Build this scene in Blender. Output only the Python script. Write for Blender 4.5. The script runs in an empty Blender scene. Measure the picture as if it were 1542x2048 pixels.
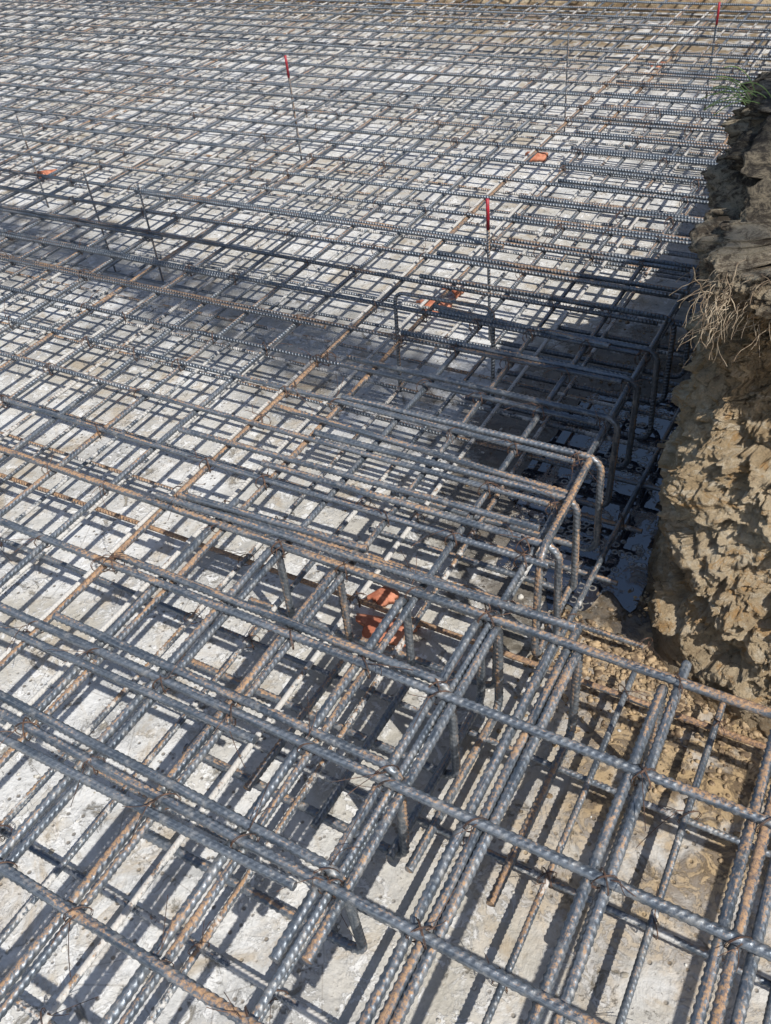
import bpy, math, random
import numpy as np
from mathutils import Vector, Matrix, noise
random.seed(7); rng=np.random.RandomState(7)
scene=bpy.context.scene
col=scene.collection
CAM=np.array([0,0,1.58])
RIGHT=np.array([.8720,.4820,-.0869]); UP=np.array([-.2641,.6124,.7452]); FWD=np.array([-.4122,.6267,-.6613])
# ---------------------------------------------------------------- node helpers
def newmat(name):
    m=bpy.data.materials.new(name); m.use_nodes=True
    nt=m.node_tree; return m,nt,nt.nodes['Principled BSDF']
class N:
    def __init__(s,nt): s.nt=nt
    def node(s,t,**k):
        n=s.nt.nodes.new(t)
        for a,b in k.items(): setattr(n,a,b)
        return n
    def link(s,a,b): s.nt.links.new(a,b)
    def val(s,sock,v):
        if isinstance(v,bpy.types.NodeSocket): s.link(v,sock)
        else: sock.default_value=v
    def math(s,op,a,b=0.0,c=None,clamp=False):
        n=s.node('ShaderNodeMath',operation=op,use_clamp=clamp)
        s.val(n.inputs[0],a); s.val(n.inputs[1],b)
        if c is not None: s.val(n.inputs[2],c)
        return n.outputs[0]
    def noise(s,vec,scale,detail=6,rough=.6,dist=0):
        n=s.node('ShaderNodeTexNoise'); n.inputs['Scale'].default_value=scale
        n.inputs['Detail'].default_value=detail; n.inputs['Roughness'].default_value=rough
        n.inputs['Distortion'].default_value=dist
        if vec is not None: s.link(vec,n.inputs['Vector'])
        return n.outputs['Fac']
    def voro(s,vec,scale,feature='F1',rand=1):
        n=s.node('ShaderNodeTexVoronoi',feature=feature); n.inputs['Scale'].default_value=scale
        n.inputs['Randomness'].default_value=rand
        s.link(vec,n.inputs['Vector']); return n.outputs['Distance']
    def smooth(s,x,a,b,lo=0.0,hi=1.0):
        n=s.node('ShaderNodeMapRange',interpolation_type='SMOOTHSTEP')
        s.val(n.inputs[0],x); n.inputs[1].default_value=a; n.inputs[2].default_value=b
        n.inputs[3].default_value=lo; n.inputs[4].default_value=hi
        return n.outputs[0]
    def mix(s,f,a,b,mode='MIX'):
        n=s.node('ShaderNodeMix',data_type='RGBA',blend_type=mode)
        s.val(n.inputs[0],f)
        for i,v in ((6,a),(7,b)):
            if isinstance(v,tuple): n.inputs[i].default_value=(*v,1)
            else: s.link(v,n.inputs[i])
        return n.outputs[2]
    def bump(s,h,strength,dist,normal=None):
        n=s.node('ShaderNodeBump'); s.val(n.inputs['Strength'],strength); n.inputs['Distance'].default_value=dist
        s.link(h,n.inputs['Height'])
        if normal is not None: s.link(normal,n.inputs['Normal'])
        return n.outputs[0]
# ---------------------------------------------------------------- materials
def mat_concrete():
    m,nt,b=newmat('concrete_mat'); k=N(nt)
    pos=k.node('ShaderNodeNewGeometry').outputs['Position']
    sep=k.node('ShaderNodeSeparateXYZ'); k.link(pos,sep.inputs[0]); X,Y=sep.outputs[0],sep.outputs[1]
    n1=k.noise(pos,1.6,9,.62,.6); n2=k.noise(pos,9,8,.65,.3); n3=k.noise(pos,70,5,.7); n4=k.noise(pos,26,6,.7,1.5)
    c=k.mix(k.smooth(n1,.38,.60),(.43,.405,.355),(.66,.66,.655))
    c=k.mix(k.smooth(n2,.44,.62,0,.75),c,(.57,.545,.50)) 
    c=k.mix(k.smooth(k.noise(pos,3.3,7,.7,.8),.48,.62,0,.65),c,(.36,.36,.355))
    # pale flaking laitance
    fl=k.smooth(n4,.515,.535); flm=k.math('MULTIPLY',fl,k.smooth(n2,.42,.55))
    c=k.mix(k.math('MULTIPLY',flm,.7),c,(.80,.80,.80))
    # sandy dark cavities
    cav=k.math('MULTIPLY',k.smooth(k.noise(pos,16,8,.75,.8),.58,.67),.7)
    c=k.mix(cav,c,(.24,.20,.14))
    sp=k.math('MULTIPLY',k.smooth(k.voro(pos,42),.10,.22,1,0),k.smooth(n1,.40,.54))
    c=k.mix(k.math('MULTIPLY',sp,.75),c,(.14,.11,.08))
    # brown water stains
    st=k.math('MULTIPLY',k.smooth(k.noise(pos,4.2,6,.7,1.2),.51,.66),.65)
    c=k.mix(st,c,(.38,.30,.20))
    # fine cracks
    cr=k.smooth(k.voro(k.mix(.06,pos,k.node('ShaderNodeTexNoise').outputs['Color']),5.5,'DISTANCE_TO_EDGE'),.0,.010,1,0)
    cr=k.math('MULTIPLY',cr,k.smooth(n1,.47,.56))
    c=k.mix(k.math('MULTIPLY',cr,.4),c,(.16,.13,.10))
    c=k.mix(.6,c,k.mix(n3,(.50,.49,.47),(1.38,1.38,1.38)),'MULTIPLY')
    # mud towards the bank
    mx=k.math('ADD',X,k.math('MULTIPLY',k.math('SUBTRACT',n1,.5),1.6))
    mud=k.math('MULTIPLY',k.smooth(mx,-.75,.0),k.smooth(k.math('ADD',Y,k.math('MULTIPLY',k.math('SUBTRACT',n2,.5),.9)),.30,1.10))
    mudc=k.mix(k.smooth(n4,.4,.6),(.40,.285,.155),(.14,.098,.058))
    c=k.mix(k.math('MULTIPLY',mud,k.smooth(n2,.34,.52,.35,1.0)),c,mudc)
    # far soil dusting
    far=k.smooth(k.math('ADD',Y,k.math('MULTIPLY',X,.22)),4.6,5.6)
    c=k.mix(k.math('MULTIPLY',far,k.smooth(n2,.40,.56)),c,(.24,.18,.11))
    # wet area, then the painted shadow band
    dx=k.math('DIVIDE',k.math('SUBTRACT',X,-.50),.48); dy=k.math('DIVIDE',k.math('SUBTRACT',Y,1.98),.74)
    r=k.math('SQRT',k.math('ADD',k.math('MULTIPLY',dx,dx),k.math('MULTIPLY',dy,dy)))
    r=k.math('ADD',r,k.math('MULTIPLY',k.math('SUBTRACT',n2,.5),1.5))
    wet=k.smooth(r,.85,1.08,1,0)
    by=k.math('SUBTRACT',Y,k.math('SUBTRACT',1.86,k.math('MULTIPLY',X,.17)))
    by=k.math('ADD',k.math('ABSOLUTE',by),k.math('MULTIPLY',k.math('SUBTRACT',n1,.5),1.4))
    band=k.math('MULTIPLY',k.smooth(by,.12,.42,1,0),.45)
    wetc=k.mix(1,c,(.32,.30,.275),'MULTIPLY')
    damp_shadec=k.mix(1,c,(.55,.57,.60),'MULTIPLY')  # mild damp and the soft shadow band painted into the concrete as one tint
    c=k.mix(band,c,damp_shadec); c=k.mix(wet,c,wetc)
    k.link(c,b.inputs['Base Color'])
    k.link(k.math('SUBTRACT',.9,k.math('MULTIPLY',wet,.76)),b.inputs['Roughness'])
    h=k.math('ADD',n2,k.math('MULTIPLY',flm,.12))
    h=k.math('SUBTRACT',h,k.math('MULTIPLY',cav,.35)); h=k.math('SUBTRACT',h,k.math('MULTIPLY',sp,.2))
    h=k.math('ADD',h,k.math('MULTIPLY',n3,.22))
    k.link(k.bump(h,.9,.014),b.inputs['Normal'])
    return m
def mat_rebar():
    m,nt,b=newmat('ribbed_steel_mat'); k=N(nt)
    uv=k.node('ShaderNodeUVMap',uv_map='UVMap').outputs[0]
    pos=k.node('ShaderNodeNewGeometry').outputs['Position']
    def oa(n):
        a=k.node('ShaderNodeAttribute',attribute_type='OBJECT',attribute_name=n); return a.outputs['Fac']
    rust,splash,dark=oa('rust'),oa('splash'),oa('dark')
    su=k.node('ShaderNodeSeparateXYZ'); k.link(uv,su.inputs[0])
    mp=k.node('ShaderNodeMapping'); mp.inputs['Scale'].default_value=(5,7,1); k.link(uv,mp.inputs[0])
    ns=k.noise(mp.outputs[0],1.0,6,.7,.4)
    np_=k.noise(pos,4,4,.6); nf=k.noise(pos,160,4,.75); nd=k.noise(pos,45,5,.7)
    t=k.math('ADD',k.math('MULTIPLY',ns,.55),k.math('MULTIPLY',np_,.45))
    t=k.math('ADD',t,k.math('MULTIPLY',k.math('COSINE',k.math('MULTIPLY',su.outputs[0],12.566)),.075))
    t=k.math('ADD',t,k.math('MULTIPLY',k.math('SUBTRACT',nf,.5),.45))
    t=k.math('ADD',t,k.math('MULTIPLY',rust,.085))
    rm=k.smooth(t,.55,.66)
    steel=k.mix(k.smooth(ns,.35,.65),(.085,.105,.13),(.25,.275,.305))
    steel=k.mix(k.smooth(nd,.50,.66,0,.55),steel,(.40,.385,.36))
    steel=k.mix(1,steel,k.mix(nf,(.45,.45,.45),(1.45,1.45,1.45)),'MULTIPLY')
    rustc=k.mix(k.smooth(nf,.38,.60),(.15,.078,.043),(.46,.25,.095))
    c=k.mix(k.math('MULTIPLY',rm,.74),steel,rustc)
    s2=k.math('ADD',k.noise(pos,14,6,.75),k.math('MULTIPLY',k.math('SUBTRACT',splash,.5),.32))
    sm=k.smooth(s2,.50,.56)
    sm=k.math('MULTIPLY',sm,k.smooth(splash,.02,.2))
    c=k.mix(k.math('MULTIPLY',sm,.88),c,k.mix(nf,(.36,.335,.30),(.74,.725,.70)))
    c=k.mix(dark,c,k.mix(1,c,(.25,.28,.34),'MULTIPLY'))  # bluish shade painted into bars that lie in the shadow band
    k.link(c,b.inputs['Base Color'])
    nm=k.math('MULTIPLY',k.math('SUBTRACT',1,rm),k.math('SUBTRACT',1,sm))
    k.link(k.math('MULTIPLY',nm,.5),b.inputs['Metallic'])
    k.link(k.math('SUBTRACT',.82,k.math('MULTIPLY',nm,k.smooth(nd,.3,.7,.50,.30))),b.inputs['Roughness'])
    at=k.node('ShaderNodeAttribute',attribute_name='ribbump')
    ph=k.math('ADD',k.math('MULTIPLY',su.outputs[1],95*6.283),k.math('MULTIPLY',su.outputs[0],9.0))
    w=k.math('MULTIPLY',k.math('POWER',k.math('ADD',k.math('MULTIPLY',k.math('SINE',ph),.5),.5),2),at.outputs['Fac'])
    hh=k.math('ADD',w,k.math('MULTIPLY',nf,.3))
    k.link(k.bump(hh,.9,.0024),b.inputs['Normal'])
    return m
def mat_simple(name,c1,c2,scale,rough=.85,bump=.4,bd=.003,metal=0,th=(.4,.6)):
    m,nt,b=newmat(name); k=N(nt)
    o=k.node('ShaderNodeTexCoord').outputs['Object']
    n=k.noise(o,scale,6,.65,.3)
    k.link(k.mix(k.smooth(n,*th),c1,c2),b.inputs['Base Color'])
    b.inputs['Roughness'].default_value=rough; b.inputs['Metallic'].default_value=metal
    k.link(k.bump(n,bump,bd),b.inputs['Normal'])
    return m
def mat_soil():
    m,nt,b=newmat('soil_bank_mat'); k=N(nt)
    pos=k.node('ShaderNodeNewGeometry').outputs['Position']
    sep=k.node('ShaderNodeSeparateXYZ'); k.link(pos,sep.inputs[0])
    mp=k.node('ShaderNodeMapping'); mp.inputs['Scale'].default_value=(1,1,2.0); mp.inputs['Rotation'].default_value=(.3,.6,0); k.link(pos,mp.inputs[0])
    n1=k.noise(mp.outputs[0],6,8,.65,.6); n2=k.noise(mp.outputs[0],26,9,.8,.5); n3=k.noise(pos,150,5,.85); n4=k.noise(mp.outputs[0],9,7,.7,1.2)
    c=k.mix(k.smooth(n1,.40,.60),(.58,.42,.24),(.80,.63,.41))
    c=k.mix(k.smooth(n2,.50,.60),c,(.84,.71,.52))
    c=k.mix(k.math('MULTIPLY',k.smooth(n4,.54,.62),.65),c,(.62,.34,.11))
    c=k.mix(k.math('MULTIPLY',k.smooth(n2,.44,.36),.75),c,(.22,.14,.08))
    z=k.math('ADD',sep.outputs[2],k.math('MULTIPLY',k.math('SUBTRACT',n1,.5),.30))
    oz=k.math('MULTIPLY',k.smooth(z,.52,.62),.5)
    c=k.mix(oz,c,k.mix(k.smooth(n2,.4,.6),(.18,.09,.032),(.66,.38,.14)))
    tz=k.smooth(z,.75,.82)
    c=k.mix(tz,c,k.mix(k.smooth(n2,.42,.58),(.14,.105,.07),(.62,.52,.37)))
    tz2=k.smooth(z,.88,.94)
    c=k.mix(tz2,c,k.mix(k.smooth(n2,.44,.60),(.05,.04,.03),(.36,.30,.21)))
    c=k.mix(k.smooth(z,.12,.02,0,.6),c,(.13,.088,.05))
    c=k.mix(.6,c,k.mix(n3,(.25,.25,.25),(1.7,1.7,1.7)),'MULTIPLY')
    k.link(c,b.inputs['Base Color']); b.inputs['Roughness'].default_value=.92
    h=k.math('ADD',n2,k.math('MULTIPLY',n3,.5))
    k.link(k.bump(h,1.0,.03),b.inputs['Normal'])
    return m
M_CON=mat_concrete(); M_REB=mat_rebar(); M_SOIL=mat_soil()
M_GROUND=mat_simple('ground_soil_mat',(.13,.09,.05),(.28,.21,.13),3,.95,.8,.03)
M_WIRE=mat_simple('tie_wire_mat',(.06,.045,.04),(.18,.10,.065),60,.6,.2,.001,.3)
M_TILE=mat_simple('terracotta_mat',(.34,.11,.06),(.54,.23,.14),22,.85,.6,.003)
M_RED=mat_simple('red_paint_mat',(.42,.02,.035),(.26,.02,.03),70,.5,.3,.001)
M_ROOT=mat_simple('root_mat',(.18,.125,.08),(.42,.34,.24),40,.9,.3,.001)
M_GRASS=mat_simple('grass_mat',(.16,.26,.06),(.32,.42,.14),20,.6,.1,.001)
M_DEB=mat_simple('mud_crumb_mat',(.12,.08,.048),(.44,.32,.19),50,.8,.7,.003)
M_PALE=mat_simple('mortar_crumb_mat',(.30,.27,.22),(.60,.58,.54),40,.9,.6,.003)
M_BARK=mat_simple('bark_mat',(.08,.06,.04),(.17,.13,.09),15,.9,.8,.01)
M_LEAF=mat_simple('leaf_mat',(.035,.07,.02),(.08,.13,.03),6,.6,.1)
def mat_water():
    m,nt,b=newmat('puddle_water_mat'); k=N(nt)
    pos=k.node('ShaderNodeNewGeometry').outputs['Position']
    n=k.noise(pos,12,3,.5); s=k.smooth(k.noise(pos,13,8,.78,.6),.55,.61)
    v=k.voro(pos,48); ring=k.math('MULTIPLY',k.smooth(v,.28,.38),k.smooth(v,.54,.42))
    ring=k.math('MULTIPLY',ring,k.smooth(k.noise(pos,7,4,.6),.47,.54))
    c=k.mix(s,(.022,.024,.034),(.13,.10,.07))
    c=k.mix(k.math('MULTIPLY',ring,.6),c,(.42,.39,.33))
    k.link(c,b.inputs['Base Color'])
    k.link(k.math('ADD',.01,k.math('MULTIPLY',s,.4)),b.inputs['Roughness'])
    b.inputs['IOR'].default_value=2.5
    k.link(k.bump(k.math('ADD',k.math('ADD',k.math('MULTIPLY',s,.8),k.math('MULTIPLY',ring,.5)),k.math('MULTIPLY',n,.05)),.5,.003),b.inputs['Normal'])
    return m
M_WATER=mat_water()
# ---------------------------------------------------------------- mesh helpers
def mesh_np(name,V,F,mats=(),smooth=True):
    me=bpy.data.meshes.new(name)
    V=np.asarray(V,dtype=np.float32); F=np.asarray(F,dtype=np.int32)
    nf,kk=F.shape
    me.vertices.add(len(V)); me.vertices.foreach_set('co',V.ravel())
    me.loops.add(nf*kk); me.loops.foreach_set('vertex_index',F.ravel())
    me.polygons.add(nf); me.polygons.foreach_set('loop_start',np.arange(0,nf*kk,kk,dtype=np.int32))
    me.polygons.foreach_set('loop_total',np.full(nf,kk,dtype=np.int32))
    if smooth: me.polygons.foreach_set('use_smooth',np.ones(nf,dtype=bool))
    for mm in mats: me.materials.append(mm)
    me.update(calc_edges=True)
    return me
def add(name,me,label=None,cat=None,group=None,kind=None,parent=None,props=None,loc=None):
    o=bpy.data.objects.new(name,me); col.objects.link(o)
    if label: o['label']=label
    if cat: o['category']=cat
    if group: o['group']=group
    if kind: o['kind']=kind
    if parent: o.parent=parent
    if props:
        for a,b in props.items(): o[a]=float(b)
    if loc is not None: o.location=loc
    return o
def fillet(pts,R,n=9):
    pts=[np.array(p,float) for p in pts]; out=[pts[0]]
    for i in range(1,len(pts)-1):
        a,b,c=pts[i-1],pts[i],pts[i+1]
        u=(a-b)/np.linalg.norm(a-b); w=(c-b)/np.linalg.norm(c-b)
        ang=math.acos(max(-1,min(1,float(u@w)))); d=R/math.tan(ang/2)
        bis=(u+w)/np.linalg.norm(u+w); cen=b+bis*(R/math.sin(ang/2))
        p0=b+u*d; p1=b+w*d
        e0=(p0-cen)/R; e1=(p1-cen)/R; om=math.acos(max(-1,min(1,float(e0@e1))))
        for t in np.linspace(0,1,n):
            out.append(cen+R*(math.sin((1-t)*om)*e0+math.sin(t*om)*e1)/math.sin(om))
    out.append(pts[-1]); return np.array(out)
def visible(p,m=1.12):
    d=p-CAM; z=d@FWD
    u=(d@RIGHT)/z*1754/771; v=(d@UP)/z*1754/1024
    return (z>.2)&(np.abs(u)<m)&(np.abs(v)<m), z
def rebar_mesh(name,pts,dia,ref,wob=.004,matl=None,curved=False):
    pts=np.asarray(pts,float)
    seg=np.linalg.norm(np.diff(pts,axis=0),axis=1); S=np.concatenate([[0],np.cumsum(seg)]); L=S[-1]
    f=lambda s: np.stack([np.interp(s,S,pts[:,i]) for i in range(3)],1)
    pitch=dia*.74
    coarse=np.arange(0,L,.06); mid=f(coarse+.03)
    vis,z=visible(mid)
    dense=vis&(z<2.35)
    ss=[]
    for s0,d in zip(coarse,dense):
        s1=min(L,s0+.06)
        n=max(1,int(round((s1-s0)/(pitch/6)))) if d else 1
        ss.append(np.linspace(s0,s1,n,endpoint=False))
    s=np.concatenate(ss+[np.array([L])])
    if curved or len(pts)>2: s=np.unique(np.concatenate([s,S]))
    keep=np.concatenate([[True],np.diff(s)>1e-4]); s=s[keep]
    P=f(s)
    T=np.gradient(P,axis=0) if len(P)>2 else np.repeat((P[-1]-P[0])[None],2,0)
    T/=np.linalg.norm(T,axis=1)[:,None]
    ref=np.array(ref,float)
    N2=np.repeat(ref[None],len(s),0); N1=np.cross(T,N2); N1/=np.linalg.norm(N1,axis=1)[:,None]; N2=np.cross(N1,T)
    ph=rng.rand(4)*6.28
    w1=wob*(np.sin(s*1.1+ph[0])+.5*np.sin(s*2.9+ph[1])); w2=wob*.5*(np.sin(s*1.7+ph[2]))
    P=P+N2*w1[:,None]+N1*w2[:,None]
    zmin=z[vis].min() if vis.any() else 9
    K=14 if zmin<2.0 else (10 if zmin<2.8 else 7)
    th=np.arange(K)/K*2*np.pi
    roll=rng.rand()*6.28
    vis2,z2=visible(f(s)); dn=(vis2&(z2<2.35)).astype(float)
    thr=th[None,:]+roll
    side=np.sign(np.sin(thr)); sk=np.where(side>0,1.0,-1.0)*.45*dia*np.cos(thr)
    pulse=np.clip(np.cos(2*np.pi*(s[:,None]+sk+(side>0)*pitch*.5)/pitch),0,1)**.8
    cres=np.abs(np.sin(thr))**.5
    longi=(np.abs(np.cos(thr))>.93)*.09
    r=dia/2*(.88+dn[:,None]*.23*pulse*cres+longi)
    V=P[:,None,:]+r[:,:,None]*(np.cos(th)[None,:,None]*N1[:,None,:]+np.sin(th)[None,:,None]*N2[:,None,:])
    n=len(s); V=V.reshape(-1,3)
    V=np.concatenate([V,P[:1],P[-1:]])
    i=np.arange(n-1)[:,None]*K; j=np.arange(K)[None,:]; j2=(j+1)%K
    F=np.stack([i+j,i+K+j,i+K+j2,i+j2],-1).reshape(-1,4)
    c0=n*K; c1=c0+1; jj=np.arange(0,K)
    me=bpy.data.meshes.new(name)
    tri0=np.stack([np.full(K,c0),jj,(jj+1)%K],1); tri1=np.stack([np.full(K,c1),(n-1)*K+(jj+1)%K,(n-1)*K+jj],1)
    tris=np.concatenate([tri0,tri1])
    me.vertices.add(len(V)); me.vertices.foreach_set('co',V.astype(np.float32).ravel())
    li=np.concatenate([F.ravel(),tris.ravel()]).astype(np.int32)
    me.loops.add(len(li)); me.loops.foreach_set('vertex_index',li)
    nq=len(F); nt_=len(tris)
    st=np.concatenate([np.arange(nq)*4, nq*4+np.arange(nt_)*3]).astype(np.int32)
    tot=np.concatenate([np.full(nq,4),np.full(nt_,3)]).astype(np.int32)
    me.polygons.add(nq+nt_); me.polygons.foreach_set('loop_start',st); me.polygons.foreach_set('loop_total',tot)
    sm=np.ones(nq+nt_,bool); sm[nq:]=False; me.polygons.foreach_set('use_smooth',sm)
    me.update(calc_edges=True)
    uvl=me.uv_layers.new(name='UVMap')
    uj=np.broadcast_to(j/K,(n-1,K)); s0=np.broadcast_to(s[:-1,None],(n-1,K)); s1=np.broadcast_to(s[1:,None],(n-1,K))
    off=rng.rand()*50
    UVq=np.stack([np.stack([uj,s0+off],-1),np.stack([uj,s1+off],-1),np.stack([uj+1/K,s1+off],-1),np.stack([uj+1/K,s0+off],-1)],2).reshape(-1,2)
    UV=np.concatenate([UVq,np.tile([.5,off],(nt_*3,1))]).astype(np.float32)
    uvl.data.foreach_set('uv',UV.ravel())
    a=me.attributes.new('ribbump','FLOAT','POINT')
    rb=np.concatenate([np.repeat(1-dn,K),[0,0]]).astype(np.float32); a.data.foreach_set('value',rb)
    me.materials.append(matl or M_REB)
    return me
def rprops(rust=None,splash=0,dark=0):
    return dict(rust=(max(-.7,min(1.1,random.gauss(0,.5))) if rust is None else rust),splash=splash,dark=dark)
AZ=.331; BZ=.3155
GT_A="bars of the upper rebar mat"; GT_B=GT_A; GB="bars of the lower rebar mat"; GU="hairpin bars along the mat edge"
D1,D2,D3=.0175,.0138,.0134
def band_shade_at_y(y): return .5 if 1.62<y<2.3 else 0  # rows in the shadow band get shade mixed into their colour
LA="long ribbed steel reinforcing bar tied across the upper mat"
LR="rust-streaked ribbed steel reinforcing bar tied in the upper mat"
LD="blue-grey ribbed bar with painted shade tied in the upper mat"
def lab(p,base):
    if p['rust']>.5: return LR
    if p['dark']>.3: return LD
    return base
AY=[.045,.228,.432,.615,.805,1.003,1.172,1.345]
y=1.505
while y<7.0:
    AY.append(y+random.uniform(-.012,.012)); y+=.162
for i,y in enumerate(AY):
    d=D1 if y<1.02 else D2
    x1=1.15 if y<1.02 else (-.405 if y<1.3 else -.47)
    sl=random.uniform(-.012,.012)/6 if y>1.4 else 0
    p=rprops(dark=band_shade_at_y(y))
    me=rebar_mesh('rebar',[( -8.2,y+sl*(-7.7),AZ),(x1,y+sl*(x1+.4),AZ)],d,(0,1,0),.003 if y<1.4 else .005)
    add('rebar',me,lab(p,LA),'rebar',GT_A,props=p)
for _ in range(10):
    y=random.choice(AY[8:36]); x0=random.uniform(-6,-1.6); L=random.uniform(.8,2.2); p=rprops(dark=band_shade_at_y(y))
    s=random.choice((-1,1))
    add('rebar',rebar_mesh('rebar',[(x0-L/2,y+s*.016,AZ),(x0+L/2,y+s*.019,AZ)],D2,(0,1,0),.002),
        "short ribbed lap bar tied beside a longer bar",'rebar',GT_A,props=p)
BX=[.28,.082,-.105,-.305,-.458,-.612,-.772,-.930]
x=-1.097
while x>-8.2:
    BX.append(x+random.uniform(-.012,.012)); x-=.170
for i,x in enumerate(BX):
    near=x>-.35
    y1=1.06 if near else 7.1
    d=D1 if near else .0145
    sl=random.uniform(-.02,.02)/6 if not near else random.uniform(-.01,.01)
    p=rprops()
    if not near: p['rust']+=.2
    y0=-.25
    me=rebar_mesh('rebar',[(x+sl*(y0-1),y0,BZ),(x+sl*(y1-1),y1,BZ)],d,(1,0,0),.003)
    add('rebar',me,lab(p,"long ribbed steel reinforcing bar tied beneath the cross bars"),'rebar',GT_B,props=p)
yb=[.12,.33,.52,.71,.93,1.145]; y=1.30
while y<7.0: yb.append(y+random.uniform(-.02,.02)); y+=.168
for y in yb:
    x1=1.1 if y<1.2 else -.33
    if 1.2<y<1.4: x1=-.22
    p=rprops(rust=2.6 if abs(y-1.145)<.01 else None,splash=.02 if abs(y-1.145)<.01 else random.uniform(.15,.7))
    sl=random.uniform(-.02,.02)/6
    me=rebar_mesh('rebar',[(-8.2,y+sl*(-7.5),.048),(x1,y+sl*(x1+.4),.048)],D3,(0,1,0),.004)
    add('rebar',me,"cement-spattered ribbed bar lying just above the concrete floor" if p['rust']<.5 else "rusty ribbed bar lying just above the concrete floor",'rebar',GB,props=p)
xb=[.36,.16,-.03,-.22,-.385,-.54,-.70,-.86,-1.02]; x=-1.19
while x>-8.2: xb.append(x+random.uniform(-.015,.015)); x-=.170
for x in xb:
    y1=1.2 if x>-.3 else 7.1
    p=rprops(splash=random.uniform(.15,.35) if x>-.4 else random.uniform(.35,.9))
    sl=random.uniform(-.02,.02)/6
    me=rebar_mesh('rebar',[(x-sl,-.3,.064),(x+sl*y1,y1,.064)],D3,(1,0,0),.004)
    add('rebar',me,"ribbed lower bar whitened with splashed cement",'rebar',GB,props=p)
UY=[.452,.640,.826,1.038,1.222,1.372]+[yy+.024 for yy in AY if 1.45<yy<4.4]
for i,y in enumerate(UY):
    xe=-.452 if y<1.1 else random.uniform(-.435,-.415)
    if 1.1<y<1.3: xe=-.40
    Lt=random.uniform(.62,.82); Lb=random.uniform(.45,.8)
    if y<1.1: Lt=.78
    d=D1 if y<1.1 else .0165
    zt=AZ+.004; zbm=.052
    lean=random.uniform(-.012,.012)
    pts=fillet([(xe-Lt,y+random.uniform(-.008,.008),zt),(xe,y,zt),(xe+lean,y+random.uniform(-.01,.01),zbm),(xe-Lb,y,zbm)],.035)
    p=rprops(rust=.3 if 1.0<y<1.3 else None,dark=.3 if 1.55<y<2.6 else 0)  # hairpins by the bank also carry painted shade
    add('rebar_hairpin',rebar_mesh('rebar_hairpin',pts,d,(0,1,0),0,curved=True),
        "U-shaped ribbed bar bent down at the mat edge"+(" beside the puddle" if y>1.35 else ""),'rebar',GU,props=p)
p=rprops(.6)
add('rebar_hairpin',rebar_mesh('rebar_hairpin',fillet([(-.435,1.50,.346),(-.425,1.18,.345),(-.415,1.14,.06),(-.42,1.40,.07)],.04),.0165,(1,0,0),0,curved=True),
    "rusty U-shaped bar tied crosswise at the corner of the mat",'rebar',GU,props=p)
for x,y0,leg in ((-.478,.31,1),(-.437,.33,1),(-.632,-.2,1),(-.795,-.2,1),(-.952,-.1,1),(-.283,.27,1),(-.33,.27,0),(-.125,-.2,1),(.105,-.2,0),(-1.12,.45,0),(.06,.0,0)):
    yE=1.005+random.uniform(-.01,.01)
    if leg: pts=fillet([(x+random.uniform(-.01,.01),y0,BZ-.002),(x,yE,BZ+.003),(x+random.uniform(-.006,.006),yE,.055),(x,yE-.40,.080)],.03)
    else: pts=[(x+random.uniform(-.01,.01),y0,BZ-.002),(x,1.03 if x>-1 else 1.1,BZ)]
    p=rprops(rust=random.uniform(-.3,.5))
    add('rebar_hairpin' if leg else 'rebar',rebar_mesh('rebar_hairpin',pts,D1,(1,0,0),.001,curved=leg==1),
        "U-shaped ribbed bar with rust streaks dropping into the mat" if leg else "ribbed lap bar bundled alongside a longer bar",'rebar',GU if leg else GT_B,props=p)
for (x0,x1,y) in ((-1.27,-.30,1.022),(-1.2,-.75,1.045)):
    p=rprops(rust=.1)
    add('rebar',rebar_mesh('rebar',[(x0,y-.01,AZ+.017),(x1,y+.012,AZ+.012)],.017,(0,1,0),.001),"heavy ribbed lap bar lying on top of the mat",'rebar',GT_A,props=p)
for (x0,x1,y,yy) in ((-1.3,-.5,.39,.405),(-1.6,-.7,.575,.585),(-1.23,-.44,1.42,1.385),(-1.08,-.55,2.02,1.985),(-1.4,-.46,1.245,1.262)):
    p=rprops()
    add('rebar',rebar_mesh('rebar',[(x0,y,AZ+.004),(x1,yy,AZ+.004)],.0155,(0,1,0),.001),"short ribbed lap bar tied to the upper mat",'rebar',GT_A,props=p)
p=rprops(.3)
add('rebar_chair',rebar_mesh('rebar_chair',fillet([(-1.20,1.99,.03),(-1.19,1.99,.375),(-.885,2.0,.375),(-.89,2.0,.03)],.03),.013,(0,1,0),0,curved=True),
    "bent steel spacer chair holding up the upper mat",'rebar',props=p)
for (x,y,h) in ((-2.43,2.30,.43),(-2.75,2.36,.42),(-3.59,2.80,.43),(-1.55,4.4,.45)):
    p=rprops(.6)
    add('steel_pin',rebar_mesh('steel_pin',[(x,y,.0),(x+random.uniform(-.01,.01),y,h)],.009,(0,1,0),0),
        "thin rusty upright steel pin standing through the mat",'rebar',"upright steel pins",props=p)
for (x,y,h) in ((-1.083,2.418,.49),(-2.677,3.676,.49),(-.97,4.86,.49)):
    p=rprops(.5)
    o=add('marker_stake',rebar_mesh('marker_stake',[(x,y,0),(x-.004,y,h)],.012,(0,1,0),0),
        "upright steel level stake with its tip painted red",'stake',"level stakes",props=p)
    add('painted_tip',rebar_mesh('painted_tip',[(x-.003,y,h-.095),(x-.004,y,h+.002)],.0130,(0,1,0),0,matl=M_RED),parent=o)
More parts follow.
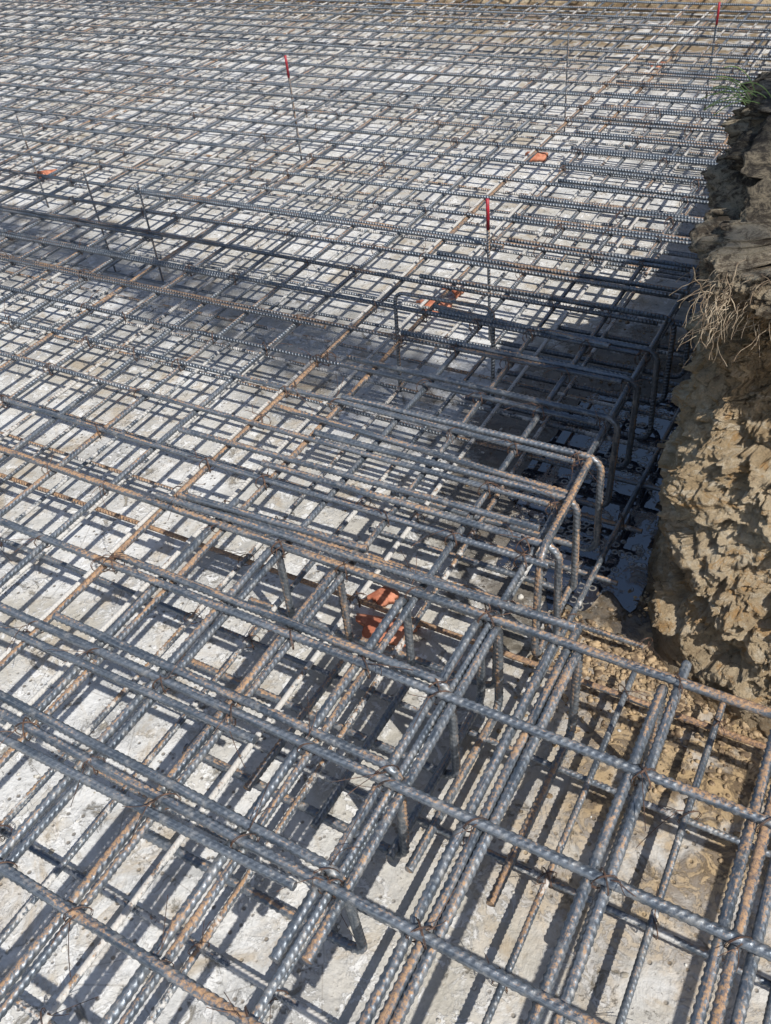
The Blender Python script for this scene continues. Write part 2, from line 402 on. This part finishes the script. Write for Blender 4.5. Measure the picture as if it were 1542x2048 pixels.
# ---------------------------------------------------------------- tie wires
def tube(pts,r,K=5):
    P=np.array(pts,float); n=len(P)
    T=np.gradient(P,axis=0); T/=np.linalg.norm(T,axis=1)[:,None]+1e-9
    a=np.array([.31,.2,.93]); N1=np.cross(T,a); N1/=np.linalg.norm(N1,axis=1)[:,None]+1e-9; N2=np.cross(T,N1)
    th=np.arange(K)/K*2*np.pi
    V=(P[:,None]+r*(np.cos(th)[None,:,None]*N1[:,None]+np.sin(th)[None,:,None]*N2[:,None])).reshape(-1,3)
    i=np.arange(n-1)[:,None]*K; j=np.arange(K)[None,:]; j2=(j+1)%K
    F=np.stack([i+j,i+j2,i+K+j2,i+K+j],-1).reshape(-1,4)
    return V,F
def join(parts):
    Vs,Fs=[],[];o=0
    for V,F in parts: Vs.append(V);Fs.append(F+o);o+=len(V)
    return np.concatenate(Vs),np.concatenate(Fs)
ties=[]
for v in range(14):
    parts=[]
    r=random.Random(v)
    for sgn in ((1,) if v%2==0 else (1,-1)):
        for q in range(2):
            pts=[]
            for t in np.linspace(0,2*np.pi,22):
                a=.0185+r.uniform(-.0008,.0008); d=math.cos(t)*a
                pts.append((d*.74+q*.0022,sgn*d*.74,math.sin(t)*.0185-.0005))
            parts.append(tube(pts,.0007))
    base=np.array([r.uniform(-.01,.01),r.uniform(-.01,.01),.017])
    ang=r.uniform(0,6.28); dirn=np.array([math.cos(ang),math.sin(ang),r.uniform(.1,.6)]); dirn/=np.linalg.norm(dirn)
    L=r.uniform(.008,.016)
    for h in (0,math.pi):
        pts=[]
        for t in np.linspace(0,1,12):
            pts.append(base+dirn*L*t+.0012*np.array([math.cos(h+t*15),math.sin(h+t*15),0]))
        e=pts[-1]; dd=dirn+np.array([r.uniform(-1,1),r.uniform(-1,1),r.uniform(-.7,.2)]); LL=r.uniform(.015,.06)
        cur=np.array([r.uniform(-1,1),r.uniform(-1,1),r.uniform(-1,.1)])*.012
        for t in np.linspace(.1,1,8): pts.append(e+dd*LL*t+cur*t*t)
        parts.append(tube(pts,.00065))
    V,F=join(parts); ties.append(mesh_np('tie_wire',V,F,[M_WIRE]))
cand=[]
for yy in AY:
    for xx in BX:
        if xx>-.35 and yy>1.05: continue
        P=np.array([xx,yy,.322]); vis,z=visible(P[None],1.05)
        if vis[0] and z[0]<4.2: cand.append((z[0],xx,yy,.323))
for yy in UY[:8]: 
    for q in range(2): cand.append((1.5,-.47-.76*q,yy-.01,.328))
for yy in yb:
    for xx in xb:
        P=np.array([xx,yy,.056]); vis,z=visible(P[None],1.05)
        if vis[0] and z[0]<2.5: cand.append((z[0]+.8,xx,yy,.056))
cand.sort(); cnt=0
for z,xx,yy,zz in cand:
    if cnt>=285: break
    if random.random()>(.75 if z<2.4 else .5): continue
    o=add('tie_wire',random.choice(ties),"twisted dark wire tie binding two crossing bars",'wire',"wire ties at bar crossings",loc=(xx,yy,zz))
    s=random.uniform(.92,1.12); o.scale=(s,s,s); o.rotation_euler=(0,0,random.choice((0,math.pi/2,math.pi,-math.pi/2))+random.uniform(-.2,.2)); cnt+=1
# ---------------------------------------------------------------- setting
def plane(name,x0,x1,y0,y1,z,mat,nx=1,ny=1):
    xs=np.linspace(x0,x1,nx+1); ys=np.linspace(y0,y1,ny+1)
    X,Y=np.meshgrid(xs,ys); V=np.stack([X.ravel(),Y.ravel(),np.full(X.size,z)],1)
    i=np.arange(ny)[:,None]*(nx+1)+np.arange(nx)[None,:]; i=i.ravel()
    F=np.stack([i,i+1,i+nx+2,i+nx+1],1)
    return mesh_np(name,V,F,[mat],False)
add('ground',plane('ground',-300,300,-300,300,-.03,M_GROUND),"brown bare earth ground",'ground',kind='structure')
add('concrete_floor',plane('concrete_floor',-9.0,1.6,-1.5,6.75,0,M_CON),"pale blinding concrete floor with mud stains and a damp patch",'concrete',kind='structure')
ctrl=np.array([(2.4,1.22,1.0),(.7,1.24,.98),(.25,1.27,.95),(.06,1.295,.90),(-.08,1.325,.87),(-.165,1.36,.85),(-.215,1.43,.84),(-.245,1.53,.90),(-.262,1.63,.96),(-.275,1.75,1.03),(-.30,1.95,1.02),(-.33,2.15,.95),(-.36,2.35,.7),(-.40,2.7,.42),(-.46,3.5,.36),(-.5,4.8,.33),(-.52,6.9,.33)])
seg=np.linalg.norm(np.diff(ctrl[:,:2],axis=0),axis=1); S=np.concatenate([[0],np.cumsum(seg)])
samp=[]
for i in range(len(seg)):
    st=.0028 if 2<=i<=9 else (.015 if i in (1,10,11,12) else .06)
    samp.append(np.arange(S[i],S[i+1],st))
s=np.concatenate(samp+[np.array([S[-1]])])
C=np.stack([np.interp(s,S,ctrl[:,i]) for i in range(3)],1)
def sm(a):
    out=np.zeros_like(a)
    for o in np.linspace(-.06,.06,9): out+=np.stack([np.interp(np.clip(s+o,0,S[-1]),s,a[:,i]) for i in range(3)],1)
    return out/9
C=sm(C); T=np.gradient(C[:,:2],axis=0); T/=np.linalg.norm(T,axis=1)[:,None]
Nn=np.stack([-T[:,1],T[:,0]],1)
if Nn[len(s)//2]@np.array([-1,-.5])<0: Nn=-Nn
R=320; rows=np.linspace(0,1,R); tops=np.array([.01,.03,.06,.1,.16,.25,.4,.7,1.2,2.5])
prof_z=[0,.05,.15,.30,.42,.48,.54,.62,.70,.76,.79,.85,.88,.92,1.0,1.1]
prof_o=[.035,.020,.016,.012,.010,.004,-.016,-.032,-.034,-.020,.024,.034,.004,-.020,-.028,-.03]
bat_z=[0,.15,.45,.56,.72,.82,.9,1.05]; bat_o=[.06,.02,-.13,-.17,-.18,-.15,-.22,-.30]
def chunk(q,sc,seed,tl):
    d,pt=noise.voronoi(q*sc+Vector((seed,seed*2,0)))
    c=pt[0]; rnd=noise.noise(c*3.7+Vector((seed,1,2)))
    g=Vector((noise.noise(c*5.1),noise.noise(c*5.1+Vector((7,0,0))),noise.noise(c*5.1+Vector((0,7,0)))))
    return rnd+g.dot((q*sc+Vector((seed,seed*2,0)))-c)*tl, d[1]-d[0]
V=[]
for i in range(len(s)):
    bx,by,H=C[i]; n=Nn[i]
    fine= -.5<bx<.45 and by<2.3
    fy=max(0,-n[1])**1.5
    for r in rows:
        z=H*r; o=np.interp(z,prof_z,prof_o)
        p=Vector((bx+n[0]*o,by+n[1]*o-fy*np.interp(z,bat_z,bat_o),z))
        q=Vector((p.x+.5*z,p.y,p.z*1.6-.6*p.x))
        a=noise.fractal(q*6,1,2,3)*.026
        if fine:
            w=q+Vector((noise.fractal(q*22,1,2,3),noise.fractal(q*22+Vector((5,5,5)),1,2,3),noise.fractal(q*22+Vector((9,1,5)),1,2,3)))*.022
            c1,e1=chunk(w,7,3.0,2.0); c2,e2=chunk(w,19,8.0,1.5)
            a+=c1*.036-.006*max(0,1-e1*7)
            a+=c2*.013
            bd=(p.z*10+p.x*5+noise.noise(p*5)*1.4)%1.0
            a+=(.5-bd)*.030*(.5+noise.noise(p*7+Vector((2,2,2))))
            rough=.5+.9*max(0,noise.noise(p*8+Vector((4,4,4)))+.2)
            a+=noise.fractal(p*45,.55,2,5)*.0115*rough
            up=noise.noise(p*17+Vector((5,2,0)))*.012*min(1,r*5)
        else:
            a+=(1-abs(noise.noise(q*13))*2)*.014+noise.fractal(p*42,1,2,3)*.009; up=0
        a*=min(1,.25+r*6)
        V.append((p.x+n[0]*a,p.y+n[1]*a,p.z+up))
    lx,ly,lz=V[-1]
    for t in tops:
        px=lx-n[0]*t; py=ly-n[1]*t
        V.append((px,py,lz+noise.fractal(Vector((px*6,py*6,2)),1,2,4)*.035*min(1,t*8)+.05*min(t,1)))
RR=R+len(tops); nC=len(s)
i=np.arange(nC-1)[:,None]*RR+np.arange(RR-1)[None,:]; i=i.ravel()
F=np.stack([i,i+RR,i+RR+1,i+1],1)
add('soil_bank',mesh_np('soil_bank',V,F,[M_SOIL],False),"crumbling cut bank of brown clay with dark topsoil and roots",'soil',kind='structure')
xs=np.linspace(-11,3,260); ys=np.array([0,.02,.05,.1,.16,.24,.35,.5,.8,1.3,2.5,5]); hz=np.array([0,.08,.16,.22,.28,.33,.38,.42,.45,.47,.5,.5])
V=[]
for xx in xs:
    for t,h in zip(ys,hz):
        nn=noise.fractal(Vector((xx*2.5,t*3,h*4)),1,2,5)
        V.append((xx,6.62+t+nn*.1,h*(1+.5*nn)-.01))
ny=len(ys); i=(np.arange(len(xs)-1)[:,None]*ny+np.arange(ny-1)[None,:]).ravel()
add('earth_slope',mesh_np('earth_slope',V,np.stack([i,i+ny,i+ny+1,i+1],1),[M_SOIL]),"low brown earth slope closing the far side of the pit",'soil',kind='structure')
V=[(-.44,1.9,.005)]; n=180
for a in range(n):
    t=a/n*2*math.pi; c,s_=math.cos(t),math.sin(t)
    rr=1+.25*noise.noise(Vector((c*1.6,s_*1.6,3)))+.22*noise.noise(Vector((c*6,s_*6,1)))
    V.append((-.44+.27*c*rr+.04*s_,1.90+.47*s_*rr,.005))
bm_me=bpy.data.meshes.new('puddle'); bm_me.from_pydata(V,[],[(0,1+a,1+(a+1)%n) for a in range(n)]); bm_me.materials.append(M_WATER)
add('puddle',bm_me,"shallow dirty water puddle at the foot of the soil bank",'water',kind='structure')
def lump(c,r,rs):
    phi=(1+5**.5)/2
    vs=[(-1,phi,0),(1,phi,0),(-1,-phi,0),(1,-phi,0),(0,-1,phi),(0,1,phi),(0,-1,-phi),(0,1,-phi),(phi,0,-1),(phi,0,1),(-phi,0,-1),(-phi,0,1)]
    F=[(0,11,5),(0,5,1),(0,1,7),(0,7,10),(0,10,11),(1,5,9),(5,11,4),(11,10,2),(10,7,6),(7,1,8),(3,9,4),(3,4,2),(3,2,6),(3,6,8),(3,8,9),(4,9,5),(2,4,11),(6,2,10),(8,6,7),(9,8,1)]
    st=np.array([rs.uniform(.6,1.3),rs.uniform(.6,1.3),rs.uniform(.4,.8)])
    V=np.array(vs)/1.9*r*st*(1+rs.uniform(-.25,.25,(12,1)))
    return V+np.array(c),np.array(F)
def scatter(name,pts,mat,label):
    parts=[lump((x,y,z),r,rng) for x,y,z,r in pts]
    V,F=join(parts); add(name,mesh_np(name,V,F,[mat],False),label,'debris',kind='stuff')
pts=[]
for _ in range(3600):
    t=rng.rand(); 
    if t<.08: x=rng.normal(-.52,.17); y=rng.uniform(1.4,2.8)
    elif t<.80: x=rng.uniform(-.45,.5); y=1.30-abs(rng.normal(0,.13))+.2*max(0,-x-.1)
    else: x=-.25-abs(rng.normal(0,.03)); y=rng.uniform(1.4,3.5)
    pts.append((x,y,.001,abs(rng.normal(.0022,.004))+.0015))
scatter('mud_crumbs',pts,M_DEB,"dark crumbs of mud scattered by the bank and puddle")
pts=[]
for _ in range(1600):
    x=rng.uniform(-3.2,.3); y=rng.uniform(0,3.4); pts.append((x,y,.0,abs(rng.normal(.0015,.002))+.001))
scatter('mortar_crumbs',pts,M_PALE,"pale mortar crumbs scattered on the concrete")
def tile(x,y,rot,L,W,tilt,seed,z=.015):
    nx,ny=14,10; V=[]
    for k in (0,1):
        for i in range(nx+1):
            for j in range(ny+1):
                u=i/nx-.5; v=j/ny-.5
                jag=.10*noise.noise(Vector((u*4,v*4,seed)))+.06*noise.noise(Vector((u*11,v*11,seed)))
                uu=u*(1+jag*2+.45*v); vv=v*(1+jag*1.5)
                zz=.02*math.cos(vv*3.0)-(.0 if k else .011)+(.004 if abs(j-5)==2 else 0)*k
                V.append((uu*L,vv*W,zz))
    M=(nx+1)*(ny+1); F=[]
    for i in range(nx):
        for j in range(ny):
            a=i*(ny+1)+j; F.append((M+a,M+a+ny+1,M+a+ny+2,M+a+1)); F.append((a,a+1,a+ny+2,a+ny+1))
    def side(a,b): F.append((a,b,M+b,M+a))
    for i in range(nx):
        side(i*(ny+1),(i+1)*(ny+1)); side((i+1)*(ny+1)+ny,i*(ny+1)+ny)
    for j in range(ny):
        side(j+1,j); side(nx*(ny+1)+j,nx*(ny+1)+j+1)
    me=mesh_np('broken_tile',V,F,[M_TILE],False)
    o=add('broken_tile',me,"broken red clay tile fragment lying under the lower mat",'tile',"broken clay tiles used as spacers",loc=(x,y,z))
    o.rotation_euler=(tilt,.1,rot)
tile(-.77,1.12,.35,.13,.07,.12,1); tile(-.83,1.21,1.2,.07,.05,-.15,2)
tile(-1.35,2.54,.6,.11,.08,.1,3); tile(-1.33,2.66,1.5,.08,.06,.5,4,.03)
tile(-1.54,4.0,.4,.09,.05,.1,5); tile(-3.9,3.1,.9,.10,.05,.1,6); tile(-1.4,5.5,.5,.09,.05,.2,7)
# roots on the lip
parts=[]
for k_ in range(260):
    t=random.random(); ys_=1.38+.22*t**1.3; xs_=-.225-.03*t+random.uniform(-.01,.04)
    if k_%2==0: xs_=random.uniform(-.22,.02); ys_=1.47-.02*random.random()
    p=np.array([xs_,ys_,random.uniform(.76,.87)]); d=np.array([random.uniform(-1,.1),random.uniform(-1,.2),random.uniform(-.7,.4)]); d/=np.linalg.norm(d)
    L=random.uniform(.02,.085); pts=[]
    for u in np.linspace(0,1,9):
        pts.append(p.copy()); d=d+np.array([random.uniform(-.45,.45),random.uniform(-.45,.45),random.uniform(-.6,.15)]); d/=np.linalg.norm(d); p=p+d*L/8
    parts.append(tube(pts,random.choice((.0004,.0006,.0009)),4))
V,F=join(parts); add('root_tuft',mesh_np('root_tuft',V,F,[M_ROOT]),"dry pale roots hanging from the topsoil lip",'roots',kind='stuff')
parts=[]
for k_ in range(12):
    p=np.array([-.27+random.uniform(-.02,.03),1.80+random.uniform(-.04,.04),1.02]); d=np.array([random.uniform(-1,-.2),random.uniform(-.5,.5),random.uniform(.3,1)]); pts=[]
    for u in range(8): pts.append(p.copy()); d=d+np.array([0,0,-.16]); p=p+d/np.linalg.norm(d)*.012
    parts.append(tube(pts,.0009,4))
V,F=join(parts); add('grass_tuft',mesh_np('grass_tuft',V,F,[M_GRASS]),"sparse green grass blades on top of the bank",'grass',kind='stuff')
# ---------------------------------------------------------------- unseen foliage added outside the frame to cast the shadow band
def limb(pts,r0,r1):
    P=np.array(pts,float); n=40; t=np.linspace(0,len(P)-1,n); Q=np.stack([np.interp(t,range(len(P)),P[:,i]) for i in range(3)],1)
    V,F=tube(Q,1,8); 
    rr=np.linspace(r0,r1,n); Vc=V.reshape(n,8,3); Vc=Q[:,None]+(Vc-Q[:,None])*rr[:,None,None]
    return Vc.reshape(-1,3),F
caster_trunk=[limb([(4.0,2.2,-.03),(3.95,2.1,2),(3.8,1.9,4.2),(3.4,1.2,4.9)],.16,.07),limb([(3.4,1.2,4.9),(2.6,.35,5.0),(1.5,.45,5.05),(.4,.70,5.0),(-.1,.8,4.95)],.07,.012),limb([(3.8,1.9,4.0),(4.6,2.8,5.2),(5,3.4,6)],.09,.02)]
V,F=join(caster_trunk)
te=bpy.data.objects.new('shade_caster',None); col.objects.link(te); te.location=(0,0,0)
te['label']="unseen leafy limb added to cast the shadow band"; te['category']="shade_caster"
add('caster_trunk',mesh_np('caster_trunk',V,F,[M_BARK]),parent=te)
LV=[];LF=[]
def leaf(c,s_):
    a=rng.randn(3);a/=np.linalg.norm(a); b=np.cross(a,rng.randn(3)); b/=np.linalg.norm(b)
    k_=len(LV); 
    for u,w in ((-1,0),(0,-.45),(1,0),(0,.45)): LV.append(c+a*u*s_+b*w*s_)
    LF.append((k_,k_+1,k_+2,k_+3))
for _ in range(1700):
    t=rng.rand(); c=np.array([2.7-2.9*t,.18+.62*t,5.0])
    wd=.13*(1+.6*math.sin(t*17)) 
    leaf(c+np.array([rng.normal(0,.05),rng.normal(0,wd*.75),rng.normal(0,.2)]),rng.uniform(.03,.05))
for _ in range(2000):
    c=np.array([4.4,2.7,5.4])+rng.randn(3)*np.array([.6,.5,.5]); leaf(c,rng.uniform(.04,.07))
add('caster_crown',mesh_np('caster_crown',np.array(LV),LF,[M_LEAF],False),parent=te)
# ---------------------------------------------------------------- light & camera
L=Vector((-.73,.36,-1)).normalized()
sd=bpy.data.lights.new('sun','SUN'); sd.energy=5.0; sd.angle=math.radians(.53); sd.color=(1,.96,.885)
so=bpy.data.objects.new('sun',sd); col.objects.link(so); so.rotation_euler=L.to_track_quat('-Z','Y').to_euler()
w=bpy.data.worlds.new('World'); scene.world=w; w.use_nodes=True
sk=w.node_tree.nodes.new('ShaderNodeTexSky'); sk.sky_type='NISHITA'; sk.sun_disc=False
sk.sun_elevation=math.asin(-L.z); sk.sun_rotation=math.atan2(-L.x,-L.y)
bg=w.node_tree.nodes['Background']; bg.inputs[1].default_value=.125
w.node_tree.links.new(sk.outputs[0],bg.inputs[0])
cd=bpy.data.cameras.new('camera'); co=bpy.data.objects.new('camera',cd); col.objects.link(co)
cd.sensor_fit='VERTICAL'; cd.sensor_height=36; cd.sensor_width=27.1; cd.lens=1754/2048*36; cd.clip_end=2000; cd.clip_start=.02
r_=Vector(RIGHT).normalized(); f_=Vector(FWD); f_=(f_-r_*f_.dot(r_)).normalized(); u_=r_.cross(f_)
co.matrix_world=Matrix(((r_.x,u_.x,-f_.x,CAM[0]),(r_.y,u_.y,-f_.y,CAM[1]),(r_.z,u_.z,-f_.z,CAM[2]),(0,0,0,1)))
scene.camera=co
scene.view_settings.view_transform='Standard'; scene.view_settings.look='None'; scene.view_settings.exposure=0
